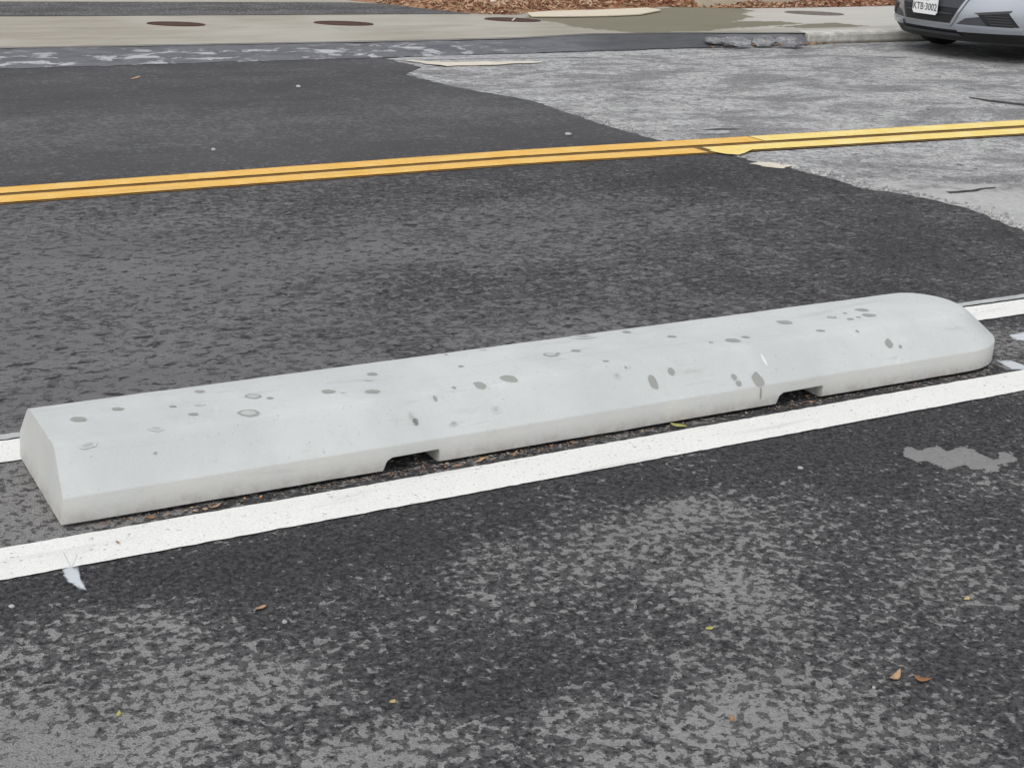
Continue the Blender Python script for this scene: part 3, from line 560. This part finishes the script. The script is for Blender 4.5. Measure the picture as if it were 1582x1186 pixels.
# rear and boot
for (x0, z0), (x1, z1) in (((4.7, .3), (4.85, .45)), ((4.85, .45), (4.84, .8)), ((4.84, .8), (4.7, .95)), ((4.7, .95), (4.05, 1.0))):
    vs = [bm.verts.new(p) for p in ((x0, -.87, z0), (x1, -.85, z1), (x1, .85, z1), (x0, .87, z0))]; bm.faces.new(vs)
# bonnet
hx = np.linspace(0, 1, 9); HV = {}
for i, y in enumerate(yl):
    x0 = Fx(y, .80); x1 = 1.55+.1*(1-(y/HW)**2)*-1
    for j, k in enumerate(hx): HV[i, j] = bm.verts.new((x0+(x1-x0)*k, y*(1-.04*k), .80+.17*k**.8+.03*(1-(y/HW)**2)*min(1, k*3)))
for j in range(8):
    for i in range(30): bm.faces.new((HV[i, j], HV[i, j+1], HV[i+1, j+1], HV[i+1, j]))
bmesh.ops.remove_doubles(bm, verts=bm.verts, dist=.002)
shell = from_bm('body', bm, M['silver'], car, True)
# cabin: glass box with painted roof and pillars
cab = [(1.5, .80, .95), (2.25, .62, 1.38), (3.2, .62, 1.40), (4.1, .78, .98)]
v = [(x, s_*y, z) for x, y, z in cab for s_ in (-1, 1)]
mesh('windows', v, [(0, 1, 3, 2), (2, 3, 5, 4), (4, 5, 7, 6), (0, 2, 4, 6), (1, 7, 5, 3)], M['glass'], car)
bm = bmesh.new(); 
rv = [[bm.verts.new((x, y*w, z+.012+.03*(1-y*y))) for y in np.linspace(-1, 1, 9)] for x, w, z in ((2.2, .64, 1.375), (2.5, .645, 1.40), (2.9, .645, 1.41), (3.25, .64, 1.40))]
for A, B in zip(rv, rv[1:]):
    for i in range(8): bm.faces.new((A[i], A[i+1], B[i+1], B[i]))
from_bm('roof', bm, M['silver'], car, True)
def bar3(name, a, b, r, m, parent, N=8):
    a, b = Vector(a), Vector(b); d = (b-a).normalized(); u_ = d.orthogonal().normalized(); w_ = d.cross(u_)
    v = [p+(u_*math.cos(2*math.pi*i/N)+w_*math.sin(2*math.pi*i/N))*r for p in (a, b) for i in range(N)]
    f = [(i, (i+1) % N, N+(i+1) % N, N+i) for i in range(N)]+[tuple(range(N-1, -1, -1)), tuple(range(N, 2*N))]
    return mesh(name, v, f, m, parent)
for s_ in (-1, 1):
    for a, b in (((1.5, .80, .95), (2.25, .62, 1.385)), ((2.25, .63, 1.385), (3.2, .63, 1.405)), ((3.2, .62, 1.40), (4.1, .79, .98)), ((2.75, .80, .95), (2.8, .63, 1.40))):
        bar3('pillar', (a[0], s_*a[1], a[2]), (b[0], s_*b[1], b[2]), .035, M['silver'], car)
    mr = bar3('mirror', (1.85, s_*.86, 1.0), (1.87, s_*1.02, 1.02), .07, M['silver'], car, 12)
    skin('tail_lamp' if False else 'headlight', [(s_*.50, .66), (s_*.84, .67), (s_*.86, .76), (s_*.50, .74)] if s_ > 0 else [(-.84, .67), (-.50, .66), (-.50, .74), (-.86, .76)], M['lens'], .006, car)
    mesh('tail_lamp', [(4.87, s_*.5, .72), (4.85, s_*.86, .72), (4.83, s_*.86, .88), (4.85, s_*.5, .88)], [(0, 1, 2, 3)], M['red'], car)
# under-tray: a floor that follows the nose
bm = bmesh.new(); yy = np.linspace(-.80, .80, 17)
P = [(Fx(y, .2)+.03, y) for y in yy]+[(4.6, .78), (4.6, -.78)]
A = [bm.verts.new((x, y, .165)) for x, y in P]; ff = bm.faces.new(A); g_ = bmesh.ops.extrude_face_region(bm, geom=[ff])
for q in g_['geom']:
    if isinstance(q, bmesh.types.BMVert): q.co.z = .25
from_bm('underbody', bm, M['black'], car)
# wheels
def wheel(x, y, s_):
    e = bpy.data.objects.new('wheel', None); COL.objects.link(e); e.parent = car; e.location = (x, y, .325)
    bm = bmesh.new(); P = [(.22, -.10), (.30, -.105), (.318, -.09), (.325, -.05), (.325, .05), (.318, .09), (.30, .105), (.22, .10)]; N = 36
    L = [[bm.verts.new((r*math.cos(2*math.pi*i/N), w, r*math.sin(2*math.pi*i/N))) for i in range(N)] for r, w in P]
    for A, B in zip(L, L[1:]+L[:1]):
        for i in range(N): bm.faces.new((A[i], A[(i+1) % N], B[(i+1) % N], B[i]))
    from_bm('tyre', bm, M['tyre'], e, True)
    bm = bmesh.new(); P = [(.222, .09), (.205, .085), (.19, .02), (.0, .02)]
    L = [[bm.verts.new((max(r, .001)*math.cos(2*math.pi*i/N), w*s_, max(r, .001)*math.sin(2*math.pi*i/N))) for i in range(N)] for r, w in P]
    for A, B in zip(L, L[1:]):
        for i in range(N): bm.faces.new((A[i], A[(i+1) % N], B[(i+1) % N], B[i]))
    from_bm('rim', bm, M['greyplastic'], e)
    for k in range(5):
        a = 2*math.pi*k/5; bar3('spoke', (0, s_*.06, 0), (.205*math.cos(a), s_*.08, .205*math.sin(a)), .022, M['alloy'], e)
for w in WX:
    for s_ in (-1, 1): wheel(w, s_*.77, s_)
# nose details.  y>0 is the kerb side
skin('grille', [(.27, .315), (-.27, .315), (-.42, .60), (.42, .60)], M['black'], .004, car, 20, 8)
skin('grille_panel', [(.345, .452), (-.345, .452), (-.415, .588), (.415, .588)], M['greyplastic'], .012, car, 20, 4)
for z in (.40,):
    h_ = .27+.15*(z-.315)/.285
    skin('grille_bar', [(h_-.03, z-.006), (-h_+.03, z-.006), (-h_+.03, z+.006), (h_-.03, z+.006)], M['greyplastic'], .012, car, 20, 1)
skin('grille_trim', [(.285, .294), (-.285, .294), (-.270, .318), (.270, .318)], M['chrome'], .016, car, 20, 2)
skin('grille_trim', [(.445, .61), (.425, .61), (.268, .300), (.290, .294)], M['chrome'], .0165, car, 2, 12)
skin('grille_trim', [(-.425, .61), (-.445, .61), (-.290, .294), (-.268, .300)], M['chrome'], .0165, car, 2, 12)
skin('valance', [(.80, .175), (-.80, .175), (-.84, .262), (.84, .262)], M['black'], .002, car, 30, 4)
skin('splitter', [(.36, .21), (-.36, .21), (-.34, .235), (.34, .235)], M['greyplastic'], .02, car, 20, 1)
for s_ in (-1, 1):
    Q = lambda *p: [(s_*y, z) for y, z in (p if s_ < 0 else (p[1], p[0], p[3], p[2]))]
    skin('bumper_recess', Q((-.33, .318), (-.745, .318), (-.68, .425), (-.40, .372)), M['greyplastic'] if s_ > 0 else M['silverdark'] if 'silverdark' in M else M['greyplastic'], .004, car)
    fg = skin('fog_housing', Q((-.575, .320), (-.775, .324), (-.70, .440), (-.50, .410)), M['black'], .008, car)
    for k in range(4):
        z = .335+.022*k; skin('fog_louvre', Q((-.60+.018*k, z), (-.745+.012*k, z), (-.745+.012*k, z+.007), (-.60+.018*k, z+.007)), M['greyplastic'], .015, fg, 8, 1)
    skin('fog_trim', Q((-.50, .412), (-.71, .442), (-.72, .462), (-.47, .424)), M['greyplastic'], .010, car)
    skin('bumper_lip', Q((-.345, .252), (-.80, .262), (-.80, .312), (-.31, .306)), M['silver'], .020, car, 16, 3, .02)
# number plate
t = NT('plate_white', .5, .3); M['plate'] = t.col((.80, .80, .80)); M['ink'] = plain('plate_ink', (.11, .11, .115), .6)
PZ = .375
pl = bpy.data.objects.new('licence_plate', None); COL.objects.link(pl); pl.parent = car; pl.location = (Fx(.0, .42)-.03, .0, PZ)
bm = bmesh.new(); bmesh.ops.create_cube(bm, size=1)
for q in bm.verts: q.co = Vector((q.co.x*.008, q.co.y*.305, q.co.z*.152+.076))
bmesh.ops.bevel(bm, geom=[e for e in bm.edges if abs(e.verts[0].co.x-e.verts[1].co.x) > .004], offset=.014, segments=3, affect='EDGES')
from_bm('plate', bm, M['plate'], pl)
def text(s, size, z, parent, m, name='lettering', bold=0):
    c = bpy.data.curves.new(name, 'FONT'); c.body = s; c.size = size; c.align_x = 'CENTER'; c.extrude = .0006; c.offset = bold
    o = bpy.data.objects.new(name, c); COL.objects.link(o); bpy.context.view_layer.update()
    me = bpy.data.meshes.new_from_object(o.evaluated_get(bpy.context.evaluated_depsgraph_get())); bpy.data.objects.remove(o)
    o = link(name, me, m, parent); o.matrix_local = Matrix(((0, 0, -1, -.0052), (-1, 0, 0, 0), (0, 1, 0, z), (0, 0, 0, 1))) @ Matrix.Diagonal((.86, 1, 1, 1))
    return o
text('KTB·3002', .085, .035, pl, M['ink'], bold=.0012); text('TEXAS', .032, .118, pl, M['ink'])

# ------------------------------------------------------------------ leaves, pebbles, broken asphalt, paint marks
LC = {}
def leafmat(c):
    if c not in LC:
        t = NT('dry_leaf', .8, .2); n = t.noise(120, 3); LC[c] = t.col(t.mix(n, tuple(x*.6 for x in c), c))
    return LC[c]
def leaf(x, y, z, L, w, rot, c, label, curl=.4, name='fallen_leaf', cat='leaf', group=None):
    v, f = [], []; n = 6
    for i in range(n+1):
        u_ = i/n; hw = w*math.sin(math.pi*min(1, .06+.94*u_))**.8*.5; xx = (u_-.5)*L
        zc = L*curl*((u_-.5)**2)*1.2
        for s_ in (-1, 0, 1): v.append((xx, s_*hw, zc+abs(s_)*hw*.35+.002+.0015*mnoise.noise(Vector((xx*90, s_, rot)))))
    for i in range(n):
        for k in range(2): f.append((i*3+k, i*3+3+k, i*3+4+k, i*3+1+k))
    o = mesh(name, v, f, leafmat(c), None, True); o.location = (x, y, z); o.rotation_euler = (random.gauss(0, .12), random.gauss(0, .12), rot)
    md = o.modifiers.new('solid', 'SOLIDIFY'); md.thickness = .0008
    return tag(o, label, cat, group)
for a in [(2.365, 3.221, 0.006, 0.048, 0.0202, -0.55, (0.52, 0.5, 0.16), 'yellow-green leaf on the near white line beside the barrier foot', 0.3), (1.025, 2.232, 0.001, 0.0185, 0.0093, 0.6, (0.68, 0.52, 0.25), 'pale yellow leaf on dark asphalt below the middle of the barrier', 0.4), (0.929, 2.689, 0.001, 0.0263, 0.0131, 0.2, (0.55, 0.36, 0.22), 'tan leaf on asphalt below the left drain notch', 0.4), (1.963, 1.887, 0.001, 0.0374, 0.0157, 0.3, (0.55, 0.36, 0.22), 'curled tan leaf, left one of the pair at the lower right', 1.1), (2.005, 1.856, 0.001, 0.0321, 0.0161, -0.9, (0.4, 0.2, 0.1), 'brown folded leaf, right one of the pair at the lower right', 0.9), (1.575, 1.906, 0.001, 0.0198, 0.0089, 0.9, (0.46, 0.26, 0.12), 'orange brown leaf scrap near the bottom edge right of the middle', 0.4), (0.554, 2.409, 0.001, 0.0198, 0.0079, 1.2, (0.52, 0.5, 0.16), 'yellow-green leaf sliver at the lower left', 0.4), (1.743, 2.211, 0.001, 0.0192, 0.0115, 0.0, (0.52, 0.5, 0.16), 'small olive yellow leaf on asphalt right of the middle', 0.4), (2.347, 2.079, 0.001, 0.021, 0.0105, 0.4, (0.68, 0.52, 0.25), 'pale yellow leaf crumb at the right edge of the near lane', 0.4), (2.772, 10.409, 0.001, 0.0757, 0.0378, 0.3, (0.55, 0.36, 0.22), 'small tan leaf far off on the new asphalt beyond the yellow lines', 0.4), (0.843, 3.223, 0.003, 0.0284, 0.0099, 0.1, (0.46, 0.26, 0.12), 'orange leaf fragment at the left foot of the barrier', 0.4), (1.006, 3.224, 0.003, 0.0287, 0.01, 0.2, (0.55, 0.36, 0.22), 'tan leaf fragment against the barrier foot left of the left notch', 0.4), (1.73, 3.227, 0.003, 0.0342, 0.0096, 0.1, (0.55, 0.36, 0.22), 'orange leaf fragment at the barrier foot right of the left notch', 0.4), (0.738, 3.118, 0.006, 0.0152, 0.0046, 1.9, (0.4, 0.2, 0.1), 'tiny brown speck of leaf on the left end of the near white line', 0.4)]: leaf(*a)
def pebble(x, y, z, r, c, label, name='pebble', flat=.6, group=None, cat='stone'):
    bm = bmesh.new(); bmesh.ops.create_icosphere(bm, subdivisions=2, radius=r); sd_ = random.uniform(0, 50)
    for q in bm.verts:
        k = 1+.28*mnoise.noise(q.co/r*1.1+Vector((sd_, 0, 0))); q.co = Vector((q.co.x*k*1.15, q.co.y*k*.9, q.co.z*k*flat))
    zmin = min(q.co.z for q in bm.verts)
    o = from_bm(name, bm, plain('stone', c, .85, var=.2, scale=90), None, cat != 'chunk'); o.location = (x, y, z-zmin-.001); o.rotation_euler.z = random.uniform(0, 6)
    return tag(o, label, 'stone' if cat == 'chunk' else cat, group)
for a in [(0.463, 2.913, 0, 0.0065, (0.42, 0.41, 0.39), 'white pebble at the left edge below the near white line'), (1.9, 1.88, 0, 0.0041, (0.42, 0.41, 0.39), 'pale pebble beside the curled tan leaf at the lower right'), (2.495, 2.839, 0, 0.0068, (0.42, 0.41, 0.39), 'white pebble on dark asphalt below the right drain notch'), (1.629, 1.769, 0, 0.0038, (0.32, 0.32, 0.31), 'grey pebble near the bottom edge right of the middle'), (4.55, 7.513, 0, 0.0176, (0.42, 0.41, 0.39), 'pale pebble just beyond the yellow lines near the patch edge'), (2.445, 7.685, 0, 0.0137, (0.42, 0.41, 0.39), 'small pale pebble beyond the yellow lines on the left'), (3.709, 9.729, 0, 0.0176, (0.42, 0.41, 0.39), 'white pebble far off in the middle of the new asphalt'), (7.332, 11.589, 0.03, 0.0294, (0.32, 0.32, 0.31), 'grey stone on the asphalt ramp below the damp walk'), (0.952, 2.612, 0, 0.0067, (0.32, 0.32, 0.31), 'grey pebble right of the tan leaf below the left drain notch'), (7.139, 13.342, 0.2, 0.0324, (0.68, 0.55, 0.45), 'pale pinkish stone in the leaf litter above the dark rusty cover'), (8.289, 13.429, 0.2, 0.0386, (0.62, 0.58, 0.5), 'pale round stone in the leaf litter right of the edging slab')]: pebble(*a)
for i, (x, y, z, r, lb, dep, tilt) in enumerate([(8.269, 11.187, 0.05, 0.11, 'dark broken asphalt chunk farthest left of the heap', 0.06, 0.42), (8.442, 11.078, 0.05, 0.171, 'broad grey asphalt chunk lying on the ramp end', 0.085, 0.42), (8.765, 11.097, 0.05, 0.158, 'broad asphalt slab chunk in the middle of the heap', 0.085, 0.42), (8.979, 10.979, 0.05, 0.177, 'largest asphalt chunk leaning on the broken kerb end', 0.09, 0.42), (8.794, 11.316, 0.0, 0.073, 'small chunk at the front of the asphalt heap', 0.04, 0.03), (9.058, 11.264, 0.0, 0.104, 'low flat chunk in front of the asphalt heap', 0.05, 0.03), (9.298, 11.217, 0.0, 0.055, 'small chunk tucked against the broken kerb end', 0.04, 0.03)]):
    bm = bmesh.new(); N = 7; rr = [random.uniform(.78, 1.12) for _ in range(N)]
    A = [bm.verts.new((r*k*math.cos(2*math.pi*j/N+.2), dep*k*math.sin(2*math.pi*j/N+.2), 0)) for j, k in enumerate(rr)]
    ff = bm.faces.new(A); g_ = bmesh.ops.extrude_face_region(bm, geom=[ff])
    for q in g_['geom']:
        if isinstance(q, bmesh.types.BMVert): q.co.z += .012+.010*random.random(); q.co.x *= .93; q.co.y *= .9
    o = from_bm('asphalt_chunk', bm, M['chunk']); o.location = (x, y, z); o.rotation_euler = (tilt, random.gauss(0, .05), random.gauss(0, .2))
    tag(o, lb, 'asphalt chunk', 'broken asphalt chunks at the end of the kerb')
# scraps of dead leaf and grit gathered along the barrier's foot and the broken kerb
v, f, mi = [], [], []
def scrap(x, y, z, L):
    q = Matrix.Rotation(random.uniform(0, 6.3), 3, 'Z') @ Matrix.Rotation(random.gauss(0, .35), 3, 'X'); k = len(v); w = L*random.uniform(.25, .5)
    for p in ((-L, 0, 0), (0, -w, L*.1), (L, 0, .1*L), (0, w, L*.15)): v.append(Vector((x, y, z))+q @ Vector(p))
    f.append((k, k+1, k+2)); f.append((k, k+2, k+3)); m_ = random.choices((0, 1, 2), (.62, .10, .28))[0] if L < .006 else random.choices((0, 1, 2), (.2, .45, .35))[0]; mi.extend([m_, m_])
for i in range(1500):
    x = random.uniform(.68, 3.6); 
    if mnoise.noise(Vector((x*4, 0, 0))) < -.1 and random.random() < .8: continue
    scrap(x, 3.251-abs(random.gauss(0, .014)), .003, random.uniform(.0015, .005))
for x0, n_ in ((.93, 7), (1.10, 6), (1.66, 12), (1.75, 8), (1.86, 7), (2.02, 4), (2.6, 3)):
    for i in range(n_): scrap(x0+random.gauss(0, .03), random.uniform(3.222, 3.246), .004, random.uniform(.006, .011))
for x0, x1, k in ((1.46, 1.62, 60), (2.74, 2.91, 40)):
    for i in range(k): scrap(random.uniform(x0, x1), random.uniform(3.22, 3.45), .003, random.uniform(.003, .009))
for i in range(160): scrap(random.gauss(9.0, .35), random.uniform(11.05, 11.2), .01, random.uniform(.01, .03))
gv, gf, gm = [], [], []
for i in range(620):
    y = random.uniform(4.6, 8.2); x = float(np.interp(y, ey[o_], ex[o_]))+.02+abs(random.gauss(0, .05)); r = random.uniform(.003, .011)*(1.3 if y < 6.4 else 1)
    if 6.72 < y < 7.18: continue
    q = Matrix.Rotation(random.uniform(0, 6.3), 3, 'Z') @ Matrix.Rotation(random.uniform(0, .6), 3, 'X'); k = len(gv)
    for p in ((1, 0, 0), (-.6, .9, 0), (-.6, -.8, 0), (.1, .1, .8), (0, 0, -.4)): gv.append(Vector((x, y, -.002))+q @ (Vector(p)*r*random.uniform(.7, 1.2)))
    gf += [(k, k+1, k+3), (k+1, k+2, k+3), (k+2, k, k+3), (k+1, k, k+4), (k+2, k+1, k+4), (k, k+2, k+4)]; gm += [random.choice((0, 0, 1, 1, 1))]*6
go = mesh('loose_grit', gv, gf); [go.data.materials.append(m) for m in (plain('grit_pale', (.50, .49, .47), .9), plain('grit_grey', (.28, .28, .28), .9), plain('grit_dark', (.07, .07, .07), .9))]
go.data.polygons.foreach_set('material_index', gm); struct(go, 'stuff')
so = mesh('leaf_scraps', v, f); [so.data.materials.append(m) for m in (plain('scrap_grey', (.22, .20, .18), .9), plain('scrap_orange', (.48, .24, .11), .9), plain('scrap_tan', (.38, .30, .22), .9))]
so.data.polygons.foreach_set('material_index', mi); struct(so, 'stuff')

t = NT('worn_streak', .85, .2); n_ = t.noise(16, 5, .7, .6, stretch=(.8, 2.5, 1))
t.put(t.b.inputs['Alpha'], t.step(n_, .36, .56, 0., .85)); t.col(t.mix(t.noise(40, 3), (.40, .41, .42), (.60, .60, .60)))
for o in list(bpy.data.objects):
    if o.name.startswith('pale_streak'): o.data.materials[0] = t.m
t = NT('pale_blue_spray', .8, .2); fd = t.attr('fade'); n_ = t.noise(75, 4, .7); al = t.step(n_, .34, .58)
t.put(t.b.inputs['Alpha'], t.mth('MULTIPLY', t.step(t.mth('ADD', fd, t.mth('MULTIPLY', t.mth('SUBTRACT', n_, .5), 1.3)), .15, .85), .85)); M['spray'] = t.col(t.mix(t.noise(30, 3), (.58, .62, .66), (.70, .73, .75)))
t = NT('thin_grey_line', .8, .2); t.b.inputs['Alpha'].default_value = .38; M['thin'] = t.col((.42, .45, .44))
def smear(name, pts, z, parent=None):
    P = []; n = len(pts)
    for i in range(n):
        a = Vector(pts[i]); b = Vector(pts[(i+1) % n])
        for k in range(5): P.append(a.lerp(b, k/5))
    c = sum(P, Vector((0, 0)))/len(P); v, val, f = [(c.x, c.y, z)], [1.], []; N = len(P)
    for r, s_ in ((.35, 1.), (.65, .8), (.85, .45), (1.15, 0.)):
        for p in P: q = c+(p-c)*r; v.append((q.x, q.y, z)); val.append(s_)
    f = [(0, 1+i, 1+(i+1) % N) for i in range(N)]
    for j in range(3):
        for i in range(N): f.append((1+j*N+i, 1+(j+1)*N+i, 1+(j+1)*N+(i+1) % N, 1+j*N+(i+1) % N))
    o = mesh(name, v, f, M['spray'], parent)
    if o.data.polygons[0].normal.z < 0: o.data.flip_normals()
    set_attr(o, 'fade', val); return o
pm = empty('paint_mark', (0.607, 2.994, 0.0), 'pale blue sprayed mark with two thin ticks at the near white line', 'paint mark')
off = Vector((0.607, 2.994, 0.0))
o = smear('blot', [(a-off.x, b-off.y) for a, b in [(0.593, 3.04), (0.615, 3.051), (0.629, 3.027), (0.621, 2.972), (0.619, 2.906), (0.604, 2.923), (0.591, 2.962), (0.589, 3.004)]], .007, pm)
for a, b in [((0.616, 3.118), (0.614, 3.03)), ((0.641, 3.096), (0.61, 3.024))]:
    d = (Vector(b)-Vector(a)).normalized(); nn = Vector((-d.y, d.x))*.0016
    mesh('tick', [(p.x-off.x, p.y-off.y, .0065) for p in (Vector(a)-nn, Vector(a)+nn, Vector(b)+nn*.4, Vector(b)-nn*.4)], [(0, 1, 2, 3)], M['thin'], pm)
for pts, lb in [([(3.973, 3.519), (4.061, 3.525), (4.058, 3.468), (3.976, 3.421), (3.945, 3.466)], 'pale blue overspray at the right edge between the white lines'), ([(3.708, 3.326), (3.765, 3.309), (3.769, 3.242), (3.747, 3.18), (3.681, 3.228)], 'pale blue overspray beside the rounded barrier end, against the near white line')]:
    o = smear('overspray', pts, .0025); tag(o, lb, 'paint mark')
print('objects', len(bpy.data.objects))
